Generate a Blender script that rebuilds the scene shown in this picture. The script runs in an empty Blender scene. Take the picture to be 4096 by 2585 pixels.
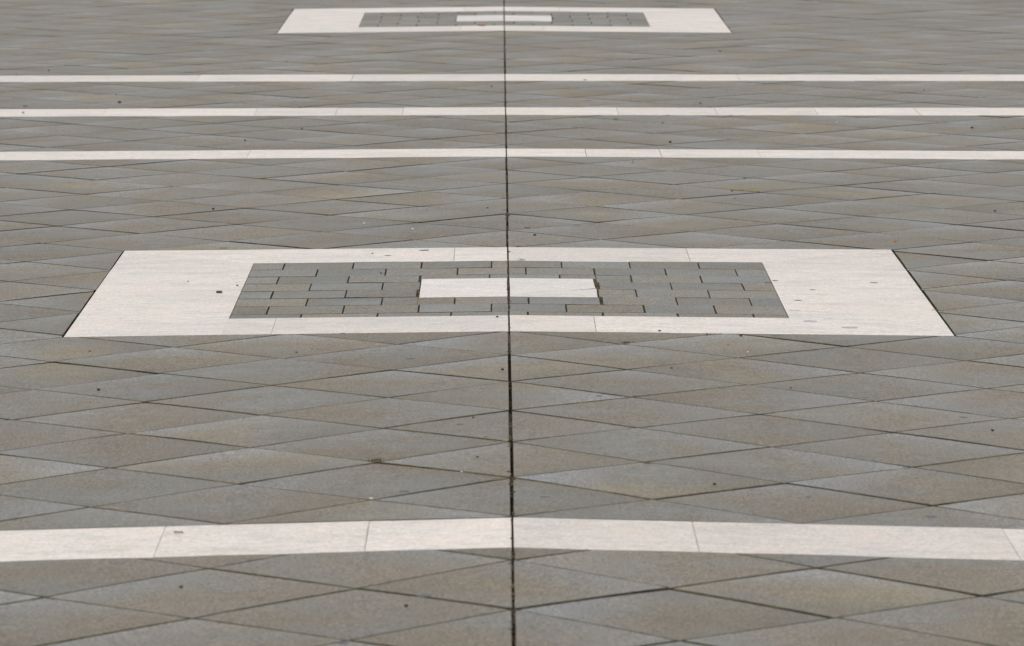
import bpy, bmesh, math, random
from mathutils import Vector, Matrix, noise
from mathutils.bvhtree import BVHTree
random.seed(11)
sc = bpy.context.scene
COL = sc.collection
DEBRIS=[
('wood_chip',-0.799,15.099,17.9,'brown','dark brown wood chip lying on the left white side of the near panel'),
('pebble',-0.758,15.290,6.3,'dark','tiny dark pebble on the white left of the near panel, beside its brick field'),
('pebble',-0.903,15.415,6.3,'tan','tan pebble on the white left side of the near panel, behind the wood chip'),
('pebble',0.083,16.733,9.1,'dark','dark pebble on the tile just behind the near panel, right of the central joint'),
('pebble',-0.064,17.666,7.2,'dark','dark pebble left of the central joint, midway between near panel and third band'),
('pebble',-0.363,15.604,6.4,'dark','dark pebble on the grey bricks of the near panel, left of its white centre slab'),
('pebble',-0.031,14.389,8.5,'dark','dark pebble on the front white border of the near panel, left of the joint'),
('pebble',0.752,18.073,8.2,'grey','grey pebble on tiles behind the near panel, just below the straw stalk'),
('pebble',0.753,18.340,6.7,'dark','dark pebble lying at the left end of the straw stalk'),
('leaf_fragment',0.820,18.862,7.7,'green','dark green leaf fragment on tiles well behind the near panel, above the straw stalk'),
('berry',1.176,16.611,8.3,'orange','orange berry on tile close to the right back corner of the near panel'),
('pebble',1.573,17.656,8.8,'dark','dark pebble near the right edge of the photo, behind the near panel'),
('pebble',-0.973,12.899,8.2,'dark','round dark pebble on a tile in front of the left corner of the near panel'),
('pebble',-0.532,13.630,6.8,'red','reddish brown pebble just in front of the near panel, left of the joint'),
('pebble',-1.054,13.720,5.0,'dark','small black pebble just in front of the left front corner of the near panel'),
('pebble',-0.018,13.174,7.8,'dark','dark pebble touching the left side of the central joint in front of the near panel'),
('pebble',0.393,13.256,6.0,'dark','dark pebble alone on a tile right of the joint, before the near panel'),
('pebble',-0.084,12.253,5.6,'dark','dark pebble in a diagonal seam left of the central joint, halfway to the nearest band'),
('pebble',-0.072,11.566,5.8,'dark','dark pebble mid tile left of the central joint, behind the nearest band'),
('gum_blob',-0.104,11.351,5.7,'white','small white gum blob in a seam left of the joint, behind the nearest band'),
('moss_clump',-0.056,11.899,8.7,'moss','green moss clump in a seam just left of the central joint'),
('pebble',0.594,14.001,8.3,'dark','black pebble touching the front edge of the near panel, right half'),
('berry',0.552,13.789,5.6,'orange','tiny orange berry on the tile before the near panel, right half'),
('pebble',0.595,13.631,5.6,'pale','pale pebble on the tile before the near panel, right half'),
('pebble',0.663,12.890,5.3,'red','dark red pebble on a tile seam right of centre, in front of the near panel'),
('pebble',1.073,12.140,7.2,'dark','round dark pebble close to the right edge, in front of the near panel'),
('pebble',0.417,11.195,7.1,'dark','round dark pebble on the tile behind the nearest band, right half'),
('twig',-0.648,10.561,16.3,'straw','short yellow brown twig lying on the nearest white band'),
('pebble',-0.605,9.895,7.2,'dark','dark pebble on the front left tile, in front of the nearest band'),
('pebble',-0.190,9.609,7.9,'dark','large dark pebble on the front tile just left of the central joint'),
('gum_blob',-0.284,10.985,9.5,'white','flat white gum blob on a seam, behind the nearest band and left of centre'),
('pebble',-1.588,22.570,15.4,'dark','black pebble on the tiles between the two farthest bands, left side'),
('twig',-1.958,22.365,16.3,'brown','short brown twig at the left edge, just behind the middle far band'),
('pebble',-2.051,24.688,7.9,'dark','tiny dark pebble at far left, just behind the farthest band'),
('pebble',-1.636,23.072,7.3,'dark','tiny dark pebble at left between the two farthest bands, behind the black pebble'),
('berry',-2.171,24.394,8.9,'orange','orange berry at the extreme left touching the farthest band'),
('pebble',-0.785,21.101,8.6,'red','reddish pebble on tiles between the middle and nearest of the three far bands'),
('leaf_fragment',-2.021,25.600,10.5,'green','green leaf fragment behind the farthest band, near the left edge'),
('leaf_fragment',-1.002,25.295,10.4,'green','green leaf fragment between the farthest band and the distant panel'),
('pebble',-0.979,20.555,7.5,'dark','dark pebble just behind the third band from the back, left half'),
('pebble',-1.935,21.999,12.0,'tan','tan pebble lying on the middle far band at its left end'),
('leaf_fragment',0.348,23.914,13.1,'darkgreen','dark green leaf fragment on the farthest band, right of the joint'),
('dry_leaf',-0.116,28.154,43.5,'rust','rust orange dry leaf on the bricks of the distant panel, left of the joint'),
('pebble',-0.058,23.491,8.5,'dark','tiny dark pebble left of the joint just in front of the farthest band'),
('moss_clump',0.643,21.794,15.9,'moss','dark moss clump on the front edge of the middle far band, right of centre'),
('pebble',0.611,21.379,7.8,'dark','dark pebble right of centre, just in front of the middle far band'),
('pebble',0.611,20.410,10.2,'dark','dark pebble right of centre, just behind the third band from the back'),
('grass_tuft',0.431,21.546,25.5,'grass','little green grass sprig growing in front of the middle far band'),
('pebble',0.449,19.512,8.0,'rust','rusty brown pebble just in front of the third band from the back'),
('berry',0.520,22.767,7.3,'orange','tiny orange berry between the two farthest bands, right of the joint'),
('pebble',1.022,26.074,10.7,'dark','dark pebble between the farthest band and the distant panel, right half'),
('pebble',0.798,22.468,8.2,'dark','dark pebble just behind the middle far band, right half'),
('moss_clump',0.896,21.813,12.9,'moss','small moss clump on the front edge of the middle far band, beside a slab seam'),
('pebble',1.799,21.158,11.6,'dark','dark pebble near the right edge between the middle and third far bands'),
('gum_blob',1.293,21.439,8.8,'white','tiny white gum blob at right between the middle and third far bands'),
('leaf_fragment',1.775,23.268,9.5,'green','green leaf fragment at right between the two farthest bands'),
('straw_stalk',0.798,18.353,93.5,'straw','long yellow straw stalk lying in a tile seam behind the near panel'),
('twig',0.731,15.341,18.1,'orange','orange twig bridging the right end of the near brick field and its white side'),
('grass_tuft',1.143,14.661,14.7,'dry','dry orange grass tuft in the right outer gap of the near panel'),
('grass_tuft',1.145,16.091,8.8,'dry','dry little grass tuft by the right back corner of the near panel'),
('grass_tuft',0.509,14.028,19.1,'grass','green grass tuft at the front edge of the near panel, right half'),
('grass_tuft',0.544,14.049,11.5,'grass','small grass tuft beside the black pebble at the front edge of the near panel'),
('moss_clump',0.297,13.825,21.4,'mossbrown','brown green moss clump in a seam crossing right of the joint, before the near panel'),
('grass_tuft',0.175,13.109,10.7,'grass','thin grass sprig on a tile seam right of the central joint, before the near panel'),
('moss_clump',0.291,12.680,11.5,'moss','moss clump at a seam crossing right of the joint, midway to the nearest band'),
('grass_tuft',0.041,15.944,21.8,'grass','low grass tuft at the back edge of the near brick field, beside the joint'),
('moss_clump',0.061,16.982,17.0,'moss','moss clump in a seam right of the joint, behind the near panel'),
('moss_clump',0.032,16.374,17.9,'moss','flat moss clump along the back edge of the near panel beside the joint'),
('grass_tuft',0.202,11.649,9.5,'dry','brown grass tuft in a diagonal seam right of the joint, behind the nearest band'),
('moss_clump',0.288,11.506,14.7,'mossbrown','dark brown moss clump at a seam crossing right of the joint, behind the nearest band'),
('moss_clump',-0.286,11.558,24.2,'mossbrown','wide olive moss clump at the seam crossing left of the joint, behind the nearest band'),
('grass_tuft',-0.650,14.009,8.9,'grass','tiny curled grass tuft at the front edge of the near panel, left half'),
('pebble',0.388,14.086,7.7,'dark','flat dark pebble on the front white border of the near panel, right of centre'),
('pebble',-0.401,16.180,6.6,'rust','rusty pebble on the back white border of the near panel, left half'),
('pebble',-0.449,17.161,7.0,'pale','pale pebble on a tile behind the near panel, left of centre'),
('pebble',-0.294,16.952,7.7,'pale','pale stone with worn side behind the near panel, between joint and left half'),
('pebble',-0.951,17.707,8.1,'dark','dark pebble behind the left part of the near panel, on the upper left tiles'),
]
GUM=[
(-0.245,13.451,23.3,'dark gum spot on the tile before the near panel, left of the joint'),
(-0.112,12.131,18.8,'dark gum spot left of the central joint, midway to the nearest band'),
(-0.220,11.071,21.2,'dark gum spot behind the nearest band, left of the joint, close to its back edge'),
(-0.232,11.308,21.6,'faint gum spot left of the joint, farther back of the pair behind the nearest band'),
(0.067,10.962,21.9,'blue grey gum spot right of the joint, just behind the nearest band'),
(0.207,12.676,17.3,'grey gum spot beside a seam right of the joint, midway before the near panel'),
(-0.852,16.403,29.8,'oval gum spot just behind the back edge of the near panel, left half'),
(-1.475,15.995,21.8,'dark gum spot at the left photo edge beside the near panel'),
(-0.249,16.274,31.1,'grey gum spot on the back white border of the near panel, by the back edge'),
(-0.354,16.122,22.0,'grey gum spot on the back white border of the near panel, farther left'),
(-0.429,14.052,19.2,'grey gum spot straddling the front edge of the near panel, left half'),
(0.216,17.090,26.4,'dark gum spot on tiles behind the near panel, right of the joint'),
(-0.008,17.598,14.4,'small gum spot touching the left of the joint behind the near panel'),
(1.028,15.374,25.2,'grey gum spot on the right white side of the near panel, near its outer edge'),
(0.787,14.880,23.0,'grey gum spot on the right white side of the near panel, beside the brick field'),
(0.765,14.620,35.9,"long grey smear on the near panel's right white side, by the front brick corner"),
(0.752,15.410,18.2,'grey gum spot on the right white side of the near panel, beside the orange twig'),
(0.791,14.361,37.9,'large pale gum spot on the front right corner slab of the near panel'),
(0.887,14.221,45.3,'largest pale gum spot near the front right corner of the near panel'),
(0.844,15.165,16.6,'small gum spot in the middle of the right white side of the near panel'),
(1.029,12.384,20.3,'blue grey gum spot close to the right edge, before the near panel'),
(0.684,14.013,28.0,'dark gum spot at the front edge of the near panel, right half'),
(0.833,10.807,22.6,'dark blue gum spot just behind the nearest band at right'),
(0.602,11.050,9.0,'small gum spot behind the nearest band, right half'),
(-0.291,9.239,20.2,'dark blue gum spot at the bottom edge of the photo, left of the joint'),
(-0.159,9.722,26.5,'wide dark gum spot on a seam at front left of the joint'),
(0.819,20.931,20.9,'gum spot at right between the middle and third far bands'),
(0.830,12.726,20.8,'faint gum spot on a seam at right, midway before the near panel'),
(0.338,22.631,35.0,'gum spot right of the joint between the two farthest bands'),
(1.412,28.644,33.9,'dark gum spot on the tiles right of the distant panel'),
(-0.577,21.729,17.8,'gum spot on the tiles just before the middle far band, left of the joint'),
]


# ------------------------------------------------------------------ the lie of the plaza: a low crown along x = 0
YN = [9, 10.3, 12, 14.1, 16.5, 19.5, 21.5, 24, 28, 30.5]
SN = [0.02841, 0.02667, 0.01929, 0.01218, 0.00801, 0.00702, 0.00256, 0.00132, 0.01052, 0.01022]
ZN = [0.00421, 0.00538, 0.0028, -0.00488, -0.00771, -0.00423, -0.00182, 0, 0.00182, 0.00451]
def lerp(y, T):
    if y <= YN[0]: return T[0]
    for i in range(1, len(YN)):
        if y <= YN[i]:
            t = (y - YN[i-1]) / (YN[i] - YN[i-1])
            return T[i-1] + t * (T[i] - T[i-1])
    return T[-1]
def S(x, y):
    return lerp(y, ZN) - lerp(y, SN) * min(abs(x), 4.0)

# ------------------------------------------------------------------ helpers
def tag(o, label=None, cat=None, group=None, kind=None):
    if label: o['label'] = label
    if cat: o['category'] = cat
    if group: o['group'] = group
    if kind: o['kind'] = kind
    return o
def empty(name, loc):
    o = bpy.data.objects.new(name, None); COL.objects.link(o); o.location = loc
    o.empty_display_size = 0.2
    return o
class MB:
    """collects faces (with material index and a per-face random triple) and links them as ONE mesh object"""
    def __init__(s): s.v = []; s.uv = []; s.f = []; s.m = []; s.r = []
    def face(s, pts, mi=0, rnd=(0, 0, 0)):
        b = len(s.v); s.v.extend([p[:3] for p in pts]); s.uv.extend([(p[3], p[4], 0.) if len(p) > 3 else (0., 0., 0.) for p in pts]); s.f.append(tuple(range(b, b + len(pts)))); s.m.append(mi); s.r.append(rnd)
    def build(s, name, mats, parent=None, smooth=False, merge=False, origin=None):
        off = Vector(origin) if origin is not None else Vector((0, 0, 0))
        me = bpy.data.meshes.new(name)
        me.from_pydata([tuple(Vector(p) - off) for p in s.v], [], s.f)
        for m in mats: me.materials.append(m)
        me.polygons.foreach_set('material_index', s.m)
        at = me.attributes.new('rnd', 'FLOAT_VECTOR', 'FACE')
        at.data.foreach_set('vector', [c for t in s.r for c in t])
        au = me.attributes.new('local', 'FLOAT_VECTOR', 'POINT'); au.data.foreach_set('vector', [c for t in s.uv for c in t])
        if merge:
            bm = bmesh.new(); bm.from_mesh(me); bmesh.ops.remove_doubles(bm, verts=bm.verts, dist=1e-5); bm.to_mesh(me); bm.free()
        me.polygons.foreach_set('use_smooth', [smooth] * len(me.polygons))
        me.update()
        o = bpy.data.objects.new(name, me); COL.objects.link(o)
        if parent:
            o.parent = parent
            o.location = off - parent.location
        else: o.location = off
        return o
def r3(): return (random.random(), random.random(), random.random())

# ------------------------------------------------------------------ materials
def new_mat(name):
    m = bpy.data.materials.new(name); m.use_nodes = True
    nt = m.node_tree; N = nt.nodes; b = N['Principled BSDF']
    return m, nt, N, b
def nd(N, t, **k):
    n = N.new(t)
    for a, v in k.items():
        if a in n.inputs and not hasattr(n, a): n.inputs[a].default_value = v
        else: setattr(n, a, v)
    return n
def noise_tex(nt, vec, scale, detail=4, rough=.6, dist=0):
    n = nt.nodes.new('ShaderNodeTexNoise'); n.inputs['Scale'].default_value = scale; n.inputs['Detail'].default_value = detail
    n.inputs['Roughness'].default_value = rough; n.inputs['Distortion'].default_value = dist
    if vec is not None: nt.links.new(vec, n.inputs['Vector'])
    return n.outputs['Fac']
def ramp(nt, fac, stops):
    n = nt.nodes.new('ShaderNodeValToRGB'); e = n.color_ramp.elements
    while len(e) < len(stops): e.new(.5)
    for i, (p, c) in enumerate(stops):
        e[i].position = p; e[i].color = (c if len(c) == 4 else (*c, 1)) if isinstance(c, tuple) else (c, c, c, 1)
    nt.links.new(fac, n.inputs['Fac']); return n.outputs['Color']
def mix(nt, fac, a, b, mode='MIX'):
    n = nt.nodes.new('ShaderNodeMix'); n.data_type = 'RGBA'; n.blend_type = mode
    for sock, v in ((n.inputs[0], fac), (n.inputs[6], a), (n.inputs[7], b)):
        if hasattr(v, 'links'): nt.links.new(v, sock)
        elif isinstance(v, tuple): sock.default_value = (*v, 1)
        else: sock.default_value = v
    return n.outputs[2]
def vmath(nt, op, a, b):
    n = nt.nodes.new('ShaderNodeVectorMath'); n.operation = op
    for s, v in zip(n.inputs, (a, b)):
        if hasattr(v, 'links'): nt.links.new(v, s)
        elif isinstance(v, (int, float)): s.default_value = (v, v, v)
        else: s.default_value = v
    if op == 'SCALE':
        n.inputs['Scale'].default_value = b
    return n.outputs['Vector']
def math_(nt, op, a, b=0., c=0.):
    n = nt.nodes.new('ShaderNodeMath'); n.operation = op
    for s, v in zip(n.inputs, (a, b, c)):
        if hasattr(v, 'links'): nt.links.new(v, s)
        else: s.default_value = v
    return n.outputs[0]
def base_coords(nt, k=37.):
    tc = nt.nodes.new('ShaderNodeTexCoord'); at = nt.nodes.new('ShaderNodeAttribute'); at.attribute_name = 'rnd'
    v = vmath(nt, 'ADD', tc.outputs['Object'], vmath(nt, 'SCALE', at.outputs['Vector'], k))
    sx = nt.nodes.new('ShaderNodeSeparateXYZ'); nt.links.new(at.outputs['Vector'], sx.inputs[0])
    return tc.outputs['Object'], v, sx.outputs
def bump(nt, b, h, strength, dist):
    n = nt.nodes.new('ShaderNodeBump'); n.inputs['Strength'].default_value = strength; n.inputs['Distance'].default_value = dist
    nt.links.new(h, n.inputs['Height']); nt.links.new(n.outputs['Normal'], b.inputs['Normal']); return n

def paver_material(name, warm, cool, rough, var, weather_sheen=True):
    m, nt, N, b = new_mat(name)
    co, v, rnd = base_coords(nt)
    big = noise_tex(nt, v, 3.2, 3, .55, .4)
    c = mix(nt, ramp(nt, big, [(.40, 0.), (.60, 1.)]), cool, warm)
    # ochre weathering on some of the stones
    och = noise_tex(nt, v, 2.1, 2, .5)
    f = math_(nt, 'MULTIPLY', ramp(nt, och, [(.46, 0.), (.66, .85)]), ramp(nt, rnd[1], [(.45, 0.), (.9, 1.)]))
    c = mix(nt, f, c, (.205, .158, .085)) if weather_sheen else c
    # grazing sky sheen painted into the base colour: paler side of each stone and its browner opposite side (direction and strength differ from stone to stone)
    if weather_sheen:
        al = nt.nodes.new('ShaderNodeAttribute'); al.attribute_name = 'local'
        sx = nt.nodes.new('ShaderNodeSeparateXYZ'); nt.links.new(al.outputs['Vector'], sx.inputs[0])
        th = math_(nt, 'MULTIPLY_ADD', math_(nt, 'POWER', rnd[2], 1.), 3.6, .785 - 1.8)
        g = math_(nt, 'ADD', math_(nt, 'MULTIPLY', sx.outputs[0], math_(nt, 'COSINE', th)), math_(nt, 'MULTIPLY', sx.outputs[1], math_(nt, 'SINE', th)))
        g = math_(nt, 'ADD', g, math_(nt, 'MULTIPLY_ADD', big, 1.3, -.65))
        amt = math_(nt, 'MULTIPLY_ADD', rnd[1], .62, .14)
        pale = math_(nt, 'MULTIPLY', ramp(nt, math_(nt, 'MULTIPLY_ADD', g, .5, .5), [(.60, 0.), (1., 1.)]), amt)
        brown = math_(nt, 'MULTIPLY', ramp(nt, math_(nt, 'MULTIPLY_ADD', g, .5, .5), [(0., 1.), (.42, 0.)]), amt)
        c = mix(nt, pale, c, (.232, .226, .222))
        c = mix(nt, brown, c, (.128, .104, .072))
    # every stone its own tone
    tone = math_(nt, 'MULTIPLY_ADD', rnd[0], var, 1 - var / 2)
    c = mix(nt, 1., c, tone, 'MULTIPLY')
    # streaks, grit
    mid = noise_tex(nt, v, 26, 5, .65)
    c = mix(nt, 1., c, ramp(nt, mid, [(.3, .86), (.7, 1.12)]), 'MULTIPLY')
    fine = noise_tex(nt, co, 170, 3, .7)
    c = mix(nt, 1., c, ramp(nt, fine, [(.32, .30), (.5, 1.), (.68, 1.7)]), 'MULTIPLY')
    spots = noise_tex(nt, v, 62, 2, .5)
    c = mix(nt, ramp(nt, spots, [(.64, 0.), (.72, .6)]), c, (.075, .075, .07))
    lich = noise_tex(nt, co, 9, 6, .75)
    c = mix(nt, ramp(nt, lich, [(.58, 0.), (.74, .26)]), c, (.105, .105, .095))
    sp2 = noise_tex(nt, v, 95, 2, .5)
    c = mix(nt, ramp(nt, sp2, [(.68, 0.), (.76, .5)]), c, (.36, .36, .33))
    nt.links.new(c, b.inputs['Base Color'])
    rr = ramp(nt, big, [(.3, rough - .07), (.7, rough + .10)])
    nt.links.new(rr, b.inputs['Roughness'])
    b.inputs['Specular IOR Level'].default_value = .34
    h = mix(nt, .5, noise_tex(nt, co, 320, 2, .6), mid)
    bump(nt, b, h, .16, .0005)
    return m
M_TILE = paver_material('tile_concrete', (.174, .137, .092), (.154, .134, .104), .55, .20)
M_BRICK = paver_material('brick_concrete', (.182, .150, .106), (.152, .143, .122), .55, .34, False)

def edge_material():
    m, nt, N, b = new_mat('dirty_stone_edge')
    co, v, rnd = base_coords(nt)
    n = noise_tex(nt, co, 14, 5, .7)
    c = ramp(nt, n, [(.3, (.020, .020, .015)), (.5, (.052, .046, .028)), (.64, (.140, .115, .048))])
    nt.links.new(c, b.inputs['Base Color']); b.inputs['Roughness'].default_value = .95
    b.inputs['Specular IOR Level'].default_value = .15
    return m
M_EDGE = edge_material()

def soil_material(name, dark, mid, olive, sc_=19):
    m, nt, N, b = new_mat(name)
    co, v, rnd = base_coords(nt)
    n = noise_tex(nt, co, sc_, 5, .75)
    g = noise_tex(nt, co, 260, 3, .7)
    c = ramp(nt, n, [(.34, dark), (.5, mid), (.66, olive)])
    c = mix(nt, 1., c, ramp(nt, g, [(.3, .5), (.7, 1.5)]), 'MULTIPLY')
    nt.links.new(c, b.inputs['Base Color']); b.inputs['Roughness'].default_value = 1.
    b.inputs['Specular IOR Level'].default_value = .1
    bump(nt, b, g, .8, .002)
    return m
M_SOIL = soil_material('joint_soil', (.018, .018, .014), (.055, .048, .027), (.165, .135, .050))
M_BSOIL = soil_material('brick_joint_soil', (.018, .014, .010), (.075, .055, .036), (.160, .120, .070))
M_JOINT = soil_material('central_joint_soil', (.008, .007, .006), (.020, .014, .009), (.120, .066, .030), 6)

def white_material(name, tint):
    m, nt, N, b = new_mat(name)
    co, v, rnd = base_coords(nt)
    st = vmath(nt, 'MULTIPLY', v, (1.0, 2.2, 1.0))
    a = noise_tex(nt, st, 4.5, 5, .6, .6)
    c = ramp(nt, a, [(.30, tuple(t * .83 for t in tint)), (.52, tint), (.72, (tint[0] * 1.05, tint[1] * .975, tint[2] * .94))])
    tone = math_(nt, 'MULTIPLY_ADD', rnd[0], .17, .935)
    c = mix(nt, 1., c, tone, 'MULTIPLY')
    vein = noise_tex(nt, st, 17, 6, .72, .8)
    c = mix(nt, ramp(nt, vein, [(.53, 0.), (.70, .58)]), c, (.42, .42, .44))
    och = noise_tex(nt, v, 6, 4, .6)
    c = mix(nt, ramp(nt, och, [(.54, 0.), (.74, .42)]), c, (.62, .50, .38))
    grit = noise_tex(nt, co, 140, 3, .7)
    c = mix(nt, 1., c, ramp(nt, grit, [(.28, .66), (.5, 1.), (.72, 1.14)]), 'MULTIPLY')
    pit = noise_tex(nt, co, 75, 2, .5)
    c = mix(nt, ramp(nt, pit, [(.66, 0.), (.74, .5)]), c, (.34, .33, .31))
    st2 = noise_tex(nt, vmath(nt, 'MULTIPLY', v, (1., 1.6, 1.)), 38, 4, .7, .5)
    c = mix(nt, 1., c, ramp(nt, st2, [(.3, .84), (.7, 1.12)]), 'MULTIPLY')
    gr_ = noise_tex(nt, v, 2.6, 5, .65)
    c = mix(nt, ramp(nt, gr_, [(.52, 0.), (.74, .30)]), c, (.40, .40, .385))
    nt.links.new(c, b.inputs['Base Color'])
    b.inputs['Roughness'].default_value = .52; b.inputs['Specular IOR Level'].default_value = .4
    bump(nt, b, mix(nt, .5, grit, vein), .25, .0005)
    return m
M_WHITE = white_material('white_limestone', (.668, .588, .515))
M_MARBLE = white_material('white_marble', (.675, .610, .550))

def white_edge():
    m, nt, N, b = new_mat('dusty_limestone_edge'); co, v, rnd = base_coords(nt)
    nt.links.new(ramp(nt, noise_tex(nt, co, 25, 4, .7), [(.3, (.16, .15, .12)), (.7, (.36, .34, .29))]), b.inputs['Base Color']); b.inputs['Roughness'].default_value = .9
    return m
M_WEDGE = white_edge()

def plain(name, c, rough=.8, var=.35, scale=90):
    m, nt, N, b = new_mat(name)
    co, v, rnd = base_coords(nt)
    n = noise_tex(nt, co, scale, 3, .6)
    nt.links.new(ramp(nt, n, [(.3, tuple(x * (1 - var) for x in c)), (.7, tuple(x * (1 + var) for x in c))]), b.inputs['Base Color'])
    b.inputs['Roughness'].default_value = rough
    return m
PAL = dict(clod=(.062, .038, .020), brown=(.055, .032, .018), dark=(.022, .020, .018), tan=(.34, .26, .17), grey=(.19, .19, .19), green=(.035, .10, .03),
           darkgreen=(.02, .045, .018), orange=(.38, .14, .03), red=(.15, .045, .03), white=(.50, .51, .52), moss=(.075, .085, .022),
           straw=(.22, .165, .065), rust=(.33, .12, .04), grass=(.09, .12, .03), dry=(.24, .14, .05), pale=(.52, .48, .42), mossbrown=(.085, .062, .026))
PM = {k: plain('debris_' + k, c) for k, c in PAL.items()}
M_GUM = plain('old_gum', (.080, .086, .100), .7, .25, 60)
M_GUMFAINT = plain('old_gum_faint', (.120, .125, .130), .75, .2, 50)
M_GUMPALE = plain('old_gum_pale', (.36, .35, .36), .7, .2, 50)

# ------------------------------------------------------------------ plan: lattice of 40 cm tiles at 45 degrees, bands and panels cut out
D = .4 * 2 ** .5
Y0 = 13.51173
BANDS = [(10.2693, 10.6686), (19.7465, 20.1181), (21.8174, 22.2429), (23.8754, 24.3299)]
HW = 1.14626
PANELS = [14.05877, 27.72395]
XMAX, YMIN, YMAX = 9., 3.6, 52.
G = .0022
# free rectangles of the tiled field on the right side; sides flagged (x0, x1, y0, y1): True = a real cut edge
def strips():
    out = []; y = YMIN
    for a, b in BANDS + [(YMAX, YMAX)]:
        ps = [p for p in PANELS if y < p < a]
        if ps:
            p = ps[0]; q = p + 2 * HW
            out.append((0, XMAX, y, p, [1, 0, 1, 0])); out.append((0, HW, y, p, None)); out.pop()
            out[-1] = (0, XMAX, y, p, [1, 0, 1, 'half'])
            out.append((HW, XMAX, p, q, [1, 0, 0, 0]))
            out.append((0, XMAX, q, a, [1, 0, 'half', 1]))
        else: out.append((0, XMAX, y, a, [1, 0, 1, 1]))
        y = b
    return out
REG = []
for (x0, x1, y0, y1, fl) in strips():
    REG.append((x0, x1, y0, y1, fl)); REG.append((-x1, -x0, y0, y1, [fl[1], fl[0], fl[2], fl[3]]))

def clip_axis(poly, ax, val, keep_greater):
    out = []; n = len(poly)
    for i in range(n):
        a = poly[i]; b = poly[(i + 1) % n]
        da = (a[ax] - val) * (1 if keep_greater else -1); db = (b[ax] - val) * (1 if keep_greater else -1)
        if da >= 0: out.append(a)
        if (da > 0 and db < 0) or (da < 0 and db > 0):
            t = da / (da - db); out.append(tuple(a[k] + t * (b[k] - a[k]) for k in range(len(a))))
    return out

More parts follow.
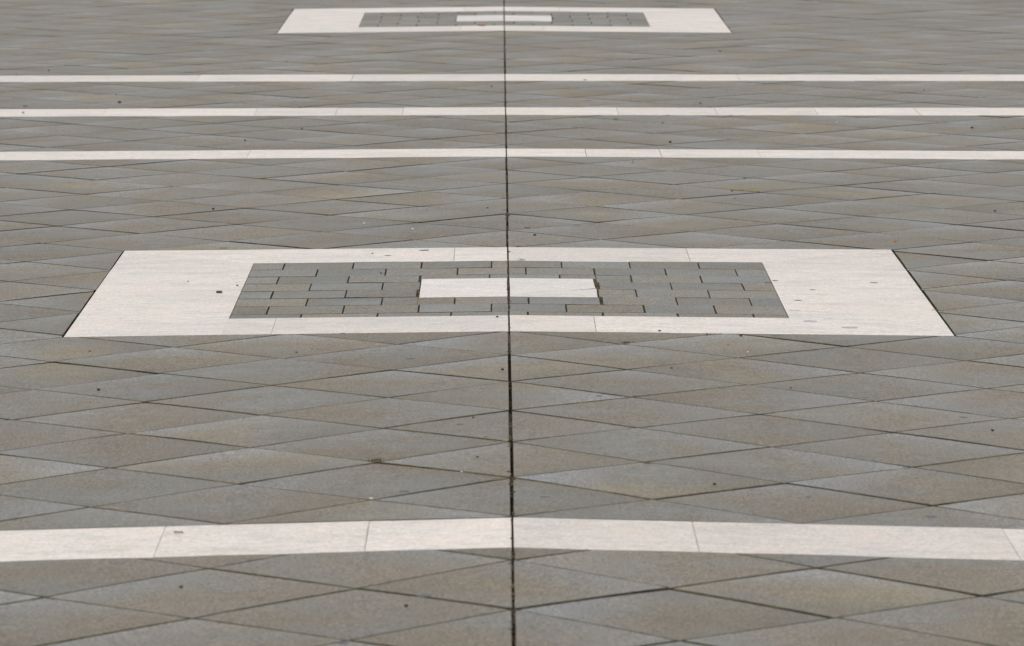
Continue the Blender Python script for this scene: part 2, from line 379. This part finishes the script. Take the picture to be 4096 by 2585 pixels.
# ------------------------------------------------------------------ the tiled paving (one structure mesh, each tile modelled)
pav = MB()
GR = [0, .006, .04, .12, .24, .38, .5, .62, .76, .88, .96, .994, 1]
GC = [0, .5, 1]
def tile(cx, cy):
    th = math.radians(45 + random.gauss(0, .12))
    cx += random.gauss(0, .0008); cy += random.gauss(0, .0008)
    gaps = [min(.0042, max(.0008, random.gauss(.0023, .0009))) for _ in range(4)]
    u0, u1, v0, v1 = -.2 + gaps[0], .2 - gaps[1], -.2 + gaps[2], .2 - gaps[3]
    ks = 1. if cy < 17 else max(.4, 1 - (cy - 17) * .055)
    dz = ks * random.gauss(0, .00025); tu = ks * random.gauss(0, .0013); tv = ks * random.gauss(0, .0013)
    cu = max(-.0002, random.gauss(.00075, .00045)); cv = max(-.0002, random.gauss(.00075, .00045))
    pw = random.choice([2, 4, 6])
    c, s = math.cos(th), math.sin(th)
    fine = 8.8 < cy < 33 and abs(cx) < .16 * cy + .6
    def P(u, v, drop=0.):
        x, y = cx + c * u - s * v, cy + s * u + c * v
        return (x, y, S(x, y) + dz + tu * u + tv * v - cu * abs(u / .2) ** pw - cv * abs(v / .2) ** pw - drop, u / .2, v / .2)
    rnd = r3(); sink = random.uniform(.0002, .0009)
    quads = []
    gr = GR if fine else GC
    U = [u0 + (u1 - u0) * t for t in gr]; V = [v0 + (v1 - v0) * t for t in gr]
    n = len(gr)
    def dr(i, j): return .0009 if (i in (0, n - 1) or j in (0, n - 1)) and fine else 0.
    for i in range(n - 1):
        for j in range(n - 1):
            q = [P(U[i], V[j], dr(i, j)), P(U[i+1], V[j], dr(i+1, j)), P(U[i+1], V[j+1], dr(i+1, j+1)), P(U[i], V[j+1], dr(i, j+1))]
            rim = fine and (i in (0, n - 2) or j in (0, n - 2))
            quads.append((q, 1 if rim else 0))
    for i in range(n - 1):       # skirts
        for (a, b) in (((U[i], v0), (U[i+1], v0)), ((U[i+1], v1), (U[i], v1)), ((u0, V[i+1]), (u0, V[i])), ((u1, V[i]), (u1, V[i+1]))):
            d0 = .0009 if fine else 0
            A, B = P(*a, d0), P(*b, d0)
            quads.append(([A, (A[0], A[1], A[2] - .009, A[3], A[4]), (B[0], B[1], B[2] - .009, B[3], B[4]), B], 1))
            if fine:      # soil packed against the edge, sunk a little and uneven
                ox, oy = b[1] - a[1], -(b[0] - a[0]); L = math.hypot(ox, oy)
                def so(p, out):
                    x, y, z, _, _ = P(p[0] + ox / L * out, p[1] + oy / L * out)
                    dd = sink + .0011 * noise.noise(Vector((x * 23, y * 23, 1.7))) + .0004 * noise.noise(Vector((x * 90, y * 90, 5.)))
                    return (x, y, z - max(.0002, dd), 0., 0.)
                ns = max(1, int(L / .02))
                for q in range(ns):
                    aa = (a[0] + (b[0]-a[0]) * q / ns, a[1] + (b[1]-a[1]) * q / ns); bb = (a[0] + (b[0]-a[0]) * (q+1) / ns, a[1] + (b[1]-a[1]) * (q+1) / ns)
                    quads.append(([so(aa, 0), so(aa, .0052), so(bb, .0052), so(bb, 0)], 2))
    corners = [P(u0, v0), P(u1, v0), P(u1, v1), P(u0, v1)]
    xs = [p[0] for p in corners]; ys = [p[1] for p in corners]
    bx0, bx1, by0, by1 = min(xs), max(xs), min(ys), max(ys)
    jitter = {}
    for ri, (x0, x1, y0, y1, fl) in enumerate(REG):
        if bx1 < x0 or bx0 > x1 or by1 < y0 or by0 > y1: continue
        jx = .0034 + random.uniform(-.0009, .0010) + (1 if x0 == 0 else -1) * .0030 * noise.noise(Vector((0, cy * 1.1, 8.)))
        g = [0, 0, 0, 0]
        for k in range(4):
            if fl[k]: g[k] = (jx if abs((x0, x1)[k] if k < 2 else 1) < .01 and k < 2 else (random.uniform(.0025, .0075) if k < 2 else (random.uniform(.0006, .0045) if k == 2 else G + random.uniform(-.0014, .001))))
        if fl[2] == 'half' and abs(cx) > HW + .3: g[2] = 0
        if fl[3] == 'half' and abs(cx) > HW + .3: g[3] = 0
        X0, X1, Y0_, Y1_ = x0 + g[0], x1 - g[1], y0 + g[2], y1 - g[3]
        whole = bx0 >= X0 and bx1 <= X1 and by0 >= Y0_ and by1 <= Y1_
        cut = [(0, X0, True, fl[0]), (0, X1, False, fl[1]), (1, Y0_, True, fl[2]), (1, Y1_, False, fl[3])]
        for q, mi in quads:
            if not whole:
                for ax, val, gt, _ in cut:
                    q = clip_axis(q, ax, val, gt)
                    if len(q) < 3: break
                if len(q) < 3: continue
            pav.face(q, mi, rnd)
        if whole: return
        # walls along the cut edges
        for ax, val, gt, real in cut:
            if not real: continue
            pts = []
            poly = corners
            for ax2, val2, gt2, _ in cut:
                poly = clip_axis(poly, ax2, val2, gt2)
                if len(poly) < 3: break
            if len(poly) < 3: continue
            on = sorted([p for p in poly if abs(p[ax] - val) < 1e-6], key=lambda p: p[1 - ax])
            if len(on) < 2: continue
            a, b = on[0], on[-1]
            seg = 4; prev = None
            for k in range(seg + 1):
                t = k / seg
                x = a[0] + t * (b[0] - a[0]); y = a[1] + t * (b[1] - a[1])
                u = c * (x - cx) + s * (y - cy); v = -s * (x - cx) + c * (y - cy)
                p = P(u, v, .0004)
                if prev: pav.face([prev, p, (p[0], p[1], p[2] - .009), (prev[0], prev[1], prev[2] - .009)], 1, rnd)
                prev = p
ni = int(XMAX / (D / 2)) - 1
for i in range(-ni, ni + 1):
    k0 = int((Y0 - YMAX) / D) - 1; k1 = int((Y0 - YMIN) / D) + 1
    for k in range(k0, k1 + 1):
        # tile centres sit half a diagonal from lattice crossings
        cy = Y0 - k * D + (D / 2 if i % 2 == 0 else 0)
        if YMIN + .3 < cy < YMAX - .3: tile(i * D / 2, cy)
paving = pav.build('paving', [M_TILE, M_EDGE, M_SOIL], smooth=True, merge=True)
paving.data.set_sharp_from_angle(angle=math.radians(7))
paving['kind'] = 'structure'

# ------------------------------------------------------------------ white stone: slabs with an eased edge
SLABS = []
def inset(poly, d):
    n = len(poly); out = []
    for i in range(n):
        p0, p1, p2 = Vector(poly[i-1]), Vector(poly[i]), Vector(poly[(i+1) % n])
        e0 = (p1 - p0).normalized(); e1 = (p2 - p1).normalized()
        n0 = Vector((-e0.y, e0.x)); n1 = Vector((-e1.y, e1.x))
        k = 1 + n0.dot(n1)
        q = p1 + (n0 + n1) * (d / max(k, .3)); out.append((q.x, q.y))
    return out
def subdiv(poly, step=.12, jag=0.):
    out = []; n = len(poly)
    for i in range(n):
        a, b = poly[i], poly[(i+1) % n]; L = math.hypot(b[0]-a[0], b[1]-a[1]); m = max(1, int(L / step))
        for k in range(m):
            t = k / m; j = jag if k else 0
            nx, ny = -(b[1]-a[1]) / L, (b[0]-a[0]) / L; r = random.uniform(0, j)
            out.append((a[0] + t * (b[0]-a[0]) + nx * r, a[1] + t * (b[1]-a[1]) + ny * r))
    return out
def slab_mb(mb, poly, gap=.0008, lift=0., tilt=.0006, ease=.0012, mi=0, mi_edge=0, mi_side=1, jag=.0004, depth=.02):
    """poly: CCW corner list in plan"""
    poly = inset(poly, gap)
    cx = sum(p[0] for p in poly) / len(poly); cy = sum(p[1] for p in poly) / len(poly)
    tx, ty = random.gauss(0, tilt), random.gauss(0, tilt); dz = lift + random.gauss(0, .0003); rnd = r3()
    P = subdiv(poly, .1, jag); T = inset(P, ease) if jag == 0 else [(p[0] + (cx - p[0]) * min(.4, ease / max(.001, math.hypot(cx-p[0], cy-p[1])) * 1.3), p[1] + (cy - p[1]) * min(.4, ease / max(.001, math.hypot(cx-p[0], cy-p[1])) * 1.3)) for p in P]
    def z(x, y): return S(x, y) + dz + tx * (x - cx) + ty * (y - cy)
    n = len(P)
    top = [(x, y, z(x, y)) for x, y in T]; ch = [(x, y, z(x, y) - .0009) for x, y in P]; bot = [(x, y, z(x, y) - depth) for x, y in P]
    mb.face(top, mi, rnd)
    for i in range(n):
        j = (i + 1) % n
        mb.face([ch[i], ch[j], top[j], top[i]], mi_edge, rnd)
        mb.face([bot[i], bot[j], ch[j], ch[i]], mi_side, rnd)
def rect(x0, x1, y0, y1): return [(x0, y0), (x1, y0), (x1, y1), (x0, y1)]

JW = .0017
def add_slab(parent, name, poly, mat, label=None, **k):
    mb = MB(); slab_mb(mb, poly, **k)
    c = Vector((sum(p[0] for p in poly) / len(poly), sum(p[1] for p in poly) / len(poly), 0)); c.z = S(c.x, c.y)
    o = mb.build(name, [mat, M_WEDGE], parent, origin=c)
    if label: o['label'] = label
    SLABS.append(o); return o

BAND_SPECS = [
 (0, [-8.9, -7.8, -6.6, -5.4, -4.1, -2.95, -1.85, -.679, -.280, 0, .353, .9605, 2.05, 3.2, 4.3, 5.2, 6.4, 7.6, 8.9], 'broad white stone band nearest the camera, crossing the foreground in front of the near panel'),
 (1, [-8.9, -7.8, -6.6, -5.4, -4.0, -2.9, -.9375, 0, .289, .5605, .9205, 2.85, 4.1, 5.2, 6.4, 7.6, 8.9], 'white stone band directly behind the near panel, frontmost of the three far bands'),
 (2, [-8.9, -7.8, -6.6, -5.4, -4.0, -2.85, -1.6115, -1.0035, -.6795, -.413, 0, .4495, .845, 1.2465, 1.653, 2.8, 4.0, 5.2, 6.4, 7.6, 8.9], 'middle band of the three far white stone bands, cut into many short slabs'),
 (3, [-8.9, -7.7, -6.5, -5.2, -3.9, -2.6, -1.3475, -.671, 0, .77, 1.0245, 2.1785, 3.4, 5.2, 6.4, 7.6, 8.9], 'thinnest looking white stone band farthest back, just in front of the distant panel'),
]
for bi, xs, lab in BAND_SPECS:
    y0, y1 = BANDS[bi]; ym = (y0 + y1) / 2
    root = tag(empty('stone_band', (0, ym, S(0, ym))), lab, 'stone band', 'white stone bands across the plaza')
    for a, b in zip(xs, xs[1:]):
        aa = a + (JW if a == 0 else 0); bb = b - (JW if b == 0 else 0)
        add_slab(root, 'slab', rect(aa, bb, y0 + .0006, y1 - .0006), M_WHITE, gap=random.uniform(.0001, .0007), lift=-.0004)

# ------------------------------------------------------------------ the two square panels
def panel(pi, IN, CT, front_x, back_x, lab, cracked):
    y0 = PANELS[pi]; y1 = y0 + 2 * HW; ym = (y0 + y1) / 2
    ix, iy0, iy1 = IN; cxh, cy0, cy1 = CT
    root = tag(empty('inlay_panel', (0, ym, S(0, ym))), lab, 'inlay panel', 'square inlay panels on the centre line')
    w = HW
    # front border: mitred at the outer right, square at the left
    fx = [-ix] + front_x + [ix]; fx = sorted(fx + [0])
    for a, b in zip(fx, fx[1:]):
        p = rect(a + (JW if a == 0 else 0), b - (JW if b == 0 else 0), y0, iy0)
        if b == ix: p = [(a, y0), (w, y0), (ix, iy0), (a, iy0)]
        kk = dict(gap=0., tilt=0., jag=0., ease=.0002) if a == -ix else dict(gap=.0004)
        add_slab(root, 'border_slab', p, M_WHITE, lift=.0004, **kk)
    bx = sorted([-ix] + back_x + [ix, 0])
    for a, b in zip(bx, bx[1:]):
        p = rect(a + (JW if a == 0 else 0), b - (JW if b == 0 else 0), iy1, y1)
        if a == -ix: p = [(-ix, iy1), (b, iy1), (b, y1), (-w, y1)]
        if b == ix: p = [(a, iy1), (ix, iy1), (w, y1), (a, y1)]
        add_slab(root, 'border_slab', p, M_WHITE, gap=.0004, lift=.0004)
    sy = y0 + 1.722
    # left side: one long slab running to the front edge, and the short mitred piece behind it
    add_slab(root, 'border_slab', [(-w, y0), (-ix, y0), (-ix, sy), (-w, sy)], M_WHITE, gap=0., tilt=0., jag=0., ease=.0002, lift=.0004)
    add_slab(root, 'border_slab', [(-w, sy), (-ix, sy), (-ix, iy1), (-w, y1)], M_WHITE, gap=.0005, lift=.0003)
    add_slab(root, 'border_slab', [(ix, iy0), (w, y0), (w, sy - .05), (ix, sy - .05)], M_WHITE, gap=.0003, lift=.0004)
    add_slab(root, 'border_slab', [(ix, sy - .05), (w, sy - .05), (w, y1), (ix, iy1)], M_WHITE, gap=.0003, lift=.0004)
    # white square in the middle, sawn through by the joint
    add_slab(root, 'center_slab', rect(-cxh, -.0024, cy0, cy1), M_MARBLE, lift=.0006, jag=.0008)
    if cracked:
        c1, c2 = cy0 + .048, cy0 + .245
        add_slab(root, 'center_slab', [(.0026, c1), (.10, c1 + .085), (.17, c1 + .12), (cxh - .003, c2), (cxh - .006, cy1), (.0026, cy1)], M_MARBLE, 'cracked right half of the white centre square', lift=.0006, jag=.0012)
        add_slab(root, 'slab_fragment', [(.0026, cy0), (cxh - .001, cy0), (cxh, c2 - .012), (.17, c1 + .119), (.10, c1 + .084), (.0026, c1)], M_MARBLE, 'broken off front corner of the white centre square', lift=0., jag=.0012)
    else:
        add_slab(root, 'center_slab', rect(.0024, cxh, cy0, cy1), M_MARBLE, lift=.0006, jag=.0008)
    # brick field: 20 cm pavers in running bond, rows counted from the back
    mb = MB()
    bed = [(-ix, iy0), (ix, iy0), (ix, iy1), (-ix, iy1)]
    ny = 8; nx = 10
    for a in range(nx):
        for b in range(ny):
            q = []
            for (i, j) in ((a, b), (a+1, b), (a+1, b+1), (a, b+1)):
                x = -ix + 2 * ix * i / nx; y = iy0 + (iy1 - iy0) * j / ny
                q.append((x, y, S(x, y) - .0042))
            mb.face(q, 2, (0, 0, 0))
    row = 0; yt = iy1
    while yt > iy0 + .01:
        yb = max(iy0, yt - .2)
        off = (-.048 if row % 2 == 0 else .052) + random.gauss(0, .003)
        edges = [e for e in [off + .2 * k for k in range(-6, 7)] if -ix + .012 < e < ix - .012]
        edges = [-ix] + [e + random.gauss(0, .0025) for e in edges] + [ix]
        for a, b in zip(edges, edges[1:]):
            vg = random.uniform(.0010, .0022)
            parts = [(a, b)]
            if a < -.01 and b > .01: parts = [(a, -.0005), (.0005, b)]
            for (p, q) in parts:
                p2 = p + (.001 if p == -ix else vg); q2 = q - (.001 if q == ix else vg)
                ya, yc = yb + random.uniform(.0008, .0026), yt - random.uniform(.0008, .0026)
                rects = [(p2, q2, ya, yc)]
                if yc > cy0 and ya < cy1 and q2 > -cxh and p2 < cxh:      # cut round the white square
                    L_, R_ = max(p2, -cxh - .002), min(q2, cxh + .002)
                    rects = [(p2, -cxh - .002, ya, yc), (cxh + .003, q2, ya, yc), (L_, R_, ya, cy0 - .0012), (L_, R_, cy1 + .0012, yc)]
                rs = random.getstate()
                for (xa, xb, yy0, yy1) in rects:
                    if xb - xa < .004 or yy1 - yy0 < .006: continue
                    random.setstate(rs)
                    slab_mb(mb, rect(xa, xb, yy0, yy1), gap=0.0, lift=-.0002, tilt=.003, ease=.0010, mi=0, mi_edge=1, mi_side=1, jag=.0005, depth=.012)
                random.random()
        yt -= .2; row += 1
    o = mb.build('brick_field', [M_BRICK, M_EDGE, M_BSOIL], root, origin=(0, (iy0 + iy1) / 2, S(0, (iy0 + iy1) / 2)))
    SLABS.append(o)
    return root
panel(0, (.7405, 14.4375, 15.935), (.245, 14.922, 15.42), [-.614, .2245], [-.158, .5325], 'large square white and grey paving panel in the middle of the photo', True)
panel(1, (.7485, 28.18, 29.585), (.251, 28.615, 29.16), [-.222, .2], [-.212, .298], 'distant small looking white and grey paving panel at the top of the photo', False)

# ------------------------------------------------------------------ bed of soil under the joints, ground beyond
bx = [-XMAX - .3] + [-XMAX + .12 * k for k in range(int((XMAX - .06) / .12))] + [-.03, -.0115, .0115, .03] + [XMAX - .12 * k for k in range(int((XMAX - .06) / .12) - 1, -1, -1)] + [XMAX + .3]
bx = sorted(bx)
by = [YMIN - .2 + .12 * k for k in range(int((YMAX - YMIN + .4) / .12) + 1)]
vs = []; fs = []
for y in by:
    for x in bx:
        inpan = any(p - .004 < y < p + 2 * HW + .004 and abs(x) < HW - .1 for p in PANELS)
        d = .0075
        if abs(x) < .04: d = .018
        if inpan: d = .012
        vs.append((x, y, S(x, y) - d))
n = len(bx)
for j in range(len(by) - 1):
    for i in range(n - 1):
        a = j * n + i; fs.append((a, a + 1, a + 1 + n, a + n))
me = bpy.data.meshes.new('joint_bed'); me.from_pydata(vs, [], fs); me.materials.append(M_SOIL)
bed = bpy.data.objects.new('joint_bed', me); COL.objects.link(bed); bed['kind'] = 'structure'

m, nt, N, b = new_mat('far_paving')
co, v, rnd = base_coords(nt, 0)
mp = N.new('ShaderNodeMapping'); mp.inputs['Rotation'].default_value = (0, 0, math.radians(45)); nt.links.new(co, mp.inputs['Vector'])
bt = N.new('ShaderNodeTexBrick'); nt.links.new(mp.outputs[0], bt.inputs['Vector'])
bt.offset = 0; bt.inputs['Scale'].default_value = 1; bt.inputs['Brick Width'].default_value = .4; bt.inputs['Row Height'].default_value = .4
bt.inputs['Mortar Size'].default_value = .004
bt.inputs['Color1'].default_value = (.24, .215, .19, 1); bt.inputs['Color2'].default_value = (.20, .195, .185, 1); bt.inputs['Mortar'].default_value = (.06, .055, .04, 1)
nt.links.new(mix(nt, 1., bt.outputs['Color'], ramp(nt, noise_tex(nt, co, 3, 5, .6), [(.3, .85), (.7, 1.1)]), 'MULTIPLY'), b.inputs['Base Color'])
b.inputs['Roughness'].default_value = .65
gm = MB(); R = 500.
for (x0, x1, y0, y1) in ((-R, R, -R, YMIN + .1), (-R, R, YMAX - .15, R), (-R, -XMAX + .2, YMIN + .1, YMAX - .15), (XMAX - .2, R, YMIN + .1, YMAX - .15)):
    gm.face([(x0, y0, -.13), (x1, y0, -.13), (x1, y1, -.13), (x0, y1, -.13)])
gr = gm.build('ground', [m]); gr['kind'] = 'structure'

# ------------------------------------------------------------------ the sawn joint up the middle, half filled with soil
jm = MB()
y = YMIN; prev = None
while y < YMAX:
    y += .012
    onstone = any(a < y < b for a, b in BANDS)
    fill = noise.noise(Vector((0, y * 1.7, 3.))) + .6 * noise.noise(Vector((4., y * 9, 0)))
    dep = .0105 - .010 * max(0., min(1., fill * 1.3 + .12)) + .0012 * noise.noise(Vector((y * 60, 0, 9)))
    if onstone: dep += .003
    rowp = [(-.010, y, S(0, y) - dep - .002), (-.003, y, S(0, y) - dep + .0008 * noise.noise(Vector((y * 90, 1, 0)))), (.003, y, S(0, y) - dep + .0008 * noise.noise(Vector((y * 90, 7, 0)))), (.010, y, S(0, y) - dep - .002)]
    if prev:
        for i in range(3): jm.face([prev[i], prev[i+1], rowp[i+1], rowp[i]])
    prev = rowp
for k in range(2600):
    y = random.uniform(8.5, 34); 
    if noise.noise(Vector((0, y * 1.7, 3.))) + .3 * noise.noise(Vector((2., y * 4, 0))) < .0 + random.uniform(-.2, .2): continue
    if any(a < y < b for a, b in BANDS) and random.random() < .8: continue
    r = random.uniform(.0016, .0048); x = random.gauss(0, .0030); z = S(0, y) - random.uniform(.0002, .004)
    pts = []
    for (sx_, sy_, sz_) in ((1, 0, 0), (0, 1, 0), (-1, 0, 0), (0, -1, 0), (0, 0, 1), (0, 0, -1)):
        q = r * random.uniform(.6, 1.25); pts.append((x + sx_ * q, y + sy_ * q * 2.2, z + sz_ * q * .8))
    mi = 1 if noise.noise(Vector((7, y * 2.3, 1.))) > -.05 else 2
    for i in range(4):
        jm.face([pts[i], pts[(i+1) % 4], pts[4]], mi); jm.face([pts[(i+1) % 4], pts[i], pts[5]], mi)
jo = jm.build('expansion_joint', [M_JOINT, PM['clod'], M_SOIL])
tag(jo, 'dark soil filled expansion joint running straight up the middle of the plaza', 'joint')

# ------------------------------------------------------------------ small things lying about
bpy.context.view_layer.update()
tr = []; base = 0
VV = []; FF = []
for o in [paving] + SLABS:
    mw = o.matrix_world; off = len(VV)
    if o.parent: mw = Matrix.Translation(o.parent.location) @ Matrix.Translation(o.location)
    VV.extend([mw @ v.co for v in o.data.vertices]); FF.extend([tuple(i + off for i in p.vertices) for p in o.data.polygons])
BV = BVHTree.FromPolygons(VV, FF)
def top_z(x, y):
    h = BV.ray_cast(Vector((x, y, 1.)), Vector((0, 0, -1)))
    return max(h[0].z, S(x, y) - .003) if h[0] is not None else S(x, y) - .002

def mesh_obj(name, bm, mats, loc, smooth=True):
    me = bpy.data.meshes.new(name); bm.to_mesh(me); bm.free()
    for m in mats: me.materials.append(m)
    for p in me.polygons: p.use_smooth = smooth
    o = bpy.data.objects.new(name, me); COL.objects.link(o); o.location = loc
    return o
def lump(w, flat, seed, deep=1.):
    bm = bmesh.new(); bmesh.ops.create_icosphere(bm, subdivisions=2, radius=1)
    for v in bm.verts:
        k = 1 + .35 * noise.noise(v.co * 1.3 + Vector((seed, 0, 0))) + .12 * noise.noise(v.co * 3.5 + Vector((seed, 5, 0)))
        v.co = Vector((v.co.x * w / 2 * k, v.co.y * w / 2 * k * deep, v.co.z * w / 2 * flat * k + w / 2 * flat * .7))
    return bm
def stem(bm, pts, r0, r1, sides=5):
    rings = []
    for i, p in enumerate(pts):
        t = i / (len(pts) - 1); r = r0 + (r1 - r0) * t
        d = (pts[min(i+1, len(pts)-1)] - pts[max(i-1, 0)]).normalized(); u = d.orthogonal().normalized(); w = d.cross(u)
        rings.append([bm.verts.new(p + (u * math.cos(a) + w * math.sin(a)) * r) for a in [2 * math.pi * k / sides for k in range(sides)]])
    for a, b in zip(rings, rings[1:]):
        for k in range(sides): bm.faces.new((a[k], a[(k+1) % sides], b[(k+1) % sides], b[k]))
    bm.faces.new(rings[0][::-1]); bm.faces.new(rings[-1])
GROUPS = {'pebble': 'pebbles scattered on the paving', 'berry': 'fallen berries on the paving', 'leaf_fragment': 'leaf fragments on the paving', 'moss_clump': 'moss clumps in the seams',
          'grass_tuft': 'grass tufts in the seams', 'gum_blob': 'white gum blobs on the paving', 'twig': 'short twigs on the paving'}
CATS = {'pebble': 'pebble', 'berry': 'berry', 'leaf_fragment': 'leaf', 'moss_clump': 'moss', 'grass_tuft': 'grass', 'gum_blob': 'chewing gum', 'twig': 'twig',
        'wood_chip': 'wood chip', 'dry_leaf': 'leaf', 'straw_stalk': 'straw'}
for n, (kind, x, y, wmm, ck, lab) in enumerate(DEBRIS):
    w = wmm / 1000.; z = top_z(x, y); loc = (x, y, z); mt = PM[ck]; sd = n * 3.7
    if kind in ('pebble', 'berry'):
        flat = .75 if kind == 'berry' else random.uniform(.5, .8)
        o = mesh_obj(kind, lump(w, flat, sd, random.uniform(.7, 1.1)), [mt], loc)
    elif kind == 'gum_blob':
        o = mesh_obj(kind, lump(w, .35, sd, 1.1), [mt], loc)
    elif kind == 'wood_chip':
        bm = lump(w, .5, sd, .55)
        for v in bm.verts: v.co.x = max(-w * .47, min(w * .47, v.co.x * 1.3)); v.co.z = min(v.co.z, w * .36)
        o = mesh_obj(kind, bm, [mt], loc, False)
    elif kind == 'moss_clump':
        bm = bmesh.new()
        for k in range(34):
            px = random.gauss(0, w * .26); py = random.gauss(0, w * .22)
            hh = random.uniform(.10, .26) * w; r = random.uniform(.05, .10) * w
            zz = top_z(x + px, y + py) - z
            bmesh.ops.create_cone(bm, cap_ends=True, segments=5, radius1=r, radius2=r * .3, depth=hh, matrix=Matrix.Translation((px, py, zz + hh / 2 - .0008)) @ Matrix.Rotation(random.gauss(0, .35), 4, 'X') @ Matrix.Rotation(random.gauss(0, .35), 4, 'Y'))
        o = mesh_obj(kind, bm, [mt], loc, False)
    elif kind == 'grass_tuft':
        bm = bmesh.new()
        for k in range(14):
            px = random.gauss(0, w * .25); az = random.uniform(0, 6.28); L = w * random.uniform(.35, .8)
            p0 = Vector((px, random.gauss(0, w * .08), -.001)); d = Vector((math.cos(az), math.sin(az), 0))
            pts = [p0 + Vector((0, 0, L * .8 * t)) * (1 - .35 * t) + d * L * .7 * t * t for t in (0, .35, .7, 1)]
            stem(bm, pts, w * .035, w * .006, 4)
        o = mesh_obj(kind, bm, [mt], loc)
    elif kind in ('twig', 'straw_stalk'):
        bm = bmesh.new(); ang = {'straw_stalk': -.55, 'twig': random.uniform(-.3, .9)}[kind]; pts = []
        if ck == 'orange': ang = .1
        for k in range(9):
            t = k / 8 - .5; px = w * t; py = math.tan(ang) * w * t + .003 * math.sin(k * 1.1)
            pts.append(Vector((px, py, top_z(x + px, y + py) - z + .0022 + (.002 if k % 3 == 0 else 0))))
        for k in range(1, 8): pts[k].z = max(pts[k].z, .5 * (pts[k-1].z + pts[min(8, k+1)].z))
        stem(bm, pts, .0022 if kind == 'straw_stalk' else max(.0018, w * .07), .0014, 6)
        o = mesh_obj(kind, bm, [mt], loc)
    else:   # leaves
        bm = bmesh.new(); deep = w * (1.0 if kind == 'leaf_fragment' else .55); N_ = 12; rows = []
        for k in range(N_ + 1):
            t = k / N_; hw = deep / 2 * math.sin(math.pi * min(1, t * .98 + .01)) ** .8
            rows.append([bm.verts.new((w * (t - .5), hw * s, .0015 + w * .10 * (abs(s) ** 1.5) + w * .10 * (t - .5) ** 2 + .0012 * noise.noise(Vector((t * 5, s * 2, sd))))) for s in (-1, -.5, 0, .5, 1)])
        for a, b_ in zip(rows, rows[1:]):
            for k in range(4): bm.faces.new((a[k], b_[k], b_[k+1], a[k+1]))
        bm.normal_update()
        bmesh.ops.solidify(bm, geom=bm.faces[:], thickness=.0006)
        o = mesh_obj(kind, bm, [mt], loc); o.rotation_euler.z = random.uniform(-.4, .4)
    tag(o, lab, CATS[kind], GROUPS.get(kind))
for n, (x, y, wmm, lab) in enumerate(GUM):
    w = wmm / 1000.; z = S(x, y)
    pale = 'pale' in lab or 'faint' in lab or 'smear' in lab
    bm = bmesh.new(); K = 18; dy = .45 if 'smear' in lab else random.uniform(.75, 1.1)
    cen = None; rings = []
    for q, (rr, hh) in enumerate(((1., .0001), (.9, .0007), (.55, .0011))):
        ring = []
        for k in range(K):
            a = 2 * math.pi * k / K; rad = w / 2 * rr * (1 + .22 * noise.noise(Vector((math.cos(a) * 1.2, math.sin(a) * 1.2, n * 2.3))))
            px, py = rad * math.cos(a), rad * math.sin(a) * dy
            ring.append(bm.verts.new((px, py, top_z(x + px, y + py) - z + hh)))
        rings.append(ring)
    for a, b_ in zip(rings, rings[1:]):
        for k in range(K): bm.faces.new((a[k], a[(k+1) % K], b_[(k+1) % K], b_[k]))
    bm.faces.new(rings[-1])
    o = mesh_obj('gum_spot', bm, [M_GUMFAINT if 'faint' in lab else M_GUMPALE if pale else M_GUM], (x, y, z))
    tag(o, lab, 'gum spot', 'flattened gum spots on the paving')

# ------------------------------------------------------------------ camera
f, h, pit, yaw, rol, cx = 21981.42, 1.55681, .10918786, .00218509, -.00092927, -.02345675
cp, sp = math.cos(pit), math.sin(pit)
F = Vector((math.sin(yaw) * cp, math.cos(yaw) * cp, -sp)); Rv = Vector((math.cos(yaw), -math.sin(yaw), 0)); U = Rv.cross(F)
R2 = Rv * math.cos(rol) + U * math.sin(rol); U2 = U * math.cos(rol) - Rv * math.sin(rol)
cd = bpy.data.cameras.new('camera'); cam = bpy.data.objects.new('camera', cd); COL.objects.link(cam)
cam.matrix_world = Matrix(((R2.x, U2.x, -F.x, cx), (R2.y, U2.y, -F.y, 0), (R2.z, U2.z, -F.z, h), (0, 0, 0, 1)))
cd.sensor_fit = 'HORIZONTAL'; cd.sensor_width = 36; cd.lens = f / 4096 * 36
cd.clip_start = .1; cd.clip_end = 2000
cd.dof.use_dof = True; cd.dof.focus_distance = 15.6; cd.dof.aperture_fstop = 16
sc.camera = cam

# ------------------------------------------------------------------ light: soft overcast day
EL, AZ = math.radians(52), math.radians(215)
w = bpy.data.worlds.new('World'); sc.world = w; w.use_nodes = True
sky = w.node_tree.nodes.new('ShaderNodeTexSky'); sky.sky_type = 'NISHITA'; sky.sun_disc = False
sky.sun_elevation = EL; sky.sun_rotation = AZ; sky.air_density = 1.2; sky.dust_density = .4; sky.ozone_density = .5
bg = w.node_tree.nodes['Background']; bg.inputs['Strength'].default_value = .15
hs = w.node_tree.nodes.new('ShaderNodeHueSaturation'); hs.inputs['Saturation'].default_value = .35     # cloud cover greys the blue
w.node_tree.links.new(sky.outputs[0], hs.inputs['Color']); w.node_tree.links.new(hs.outputs[0], bg.inputs['Color'])
sd_ = bpy.data.lights.new('sun', 'SUN'); sd_.energy = 1.5; sd_.angle = math.radians(14); sd_.color = (1, .93, .79)
so = bpy.data.objects.new('sun', sd_); COL.objects.link(so)
so.rotation_euler = Vector((math.sin(AZ) * math.cos(EL), math.cos(AZ) * math.cos(EL), math.sin(EL))).to_track_quat('Z', 'Y').to_euler()
sc.view_settings.view_transform = 'Standard'; sc.view_settings.look = 'None'; sc.view_settings.gamma = 1
sc.view_settings.exposure = .36
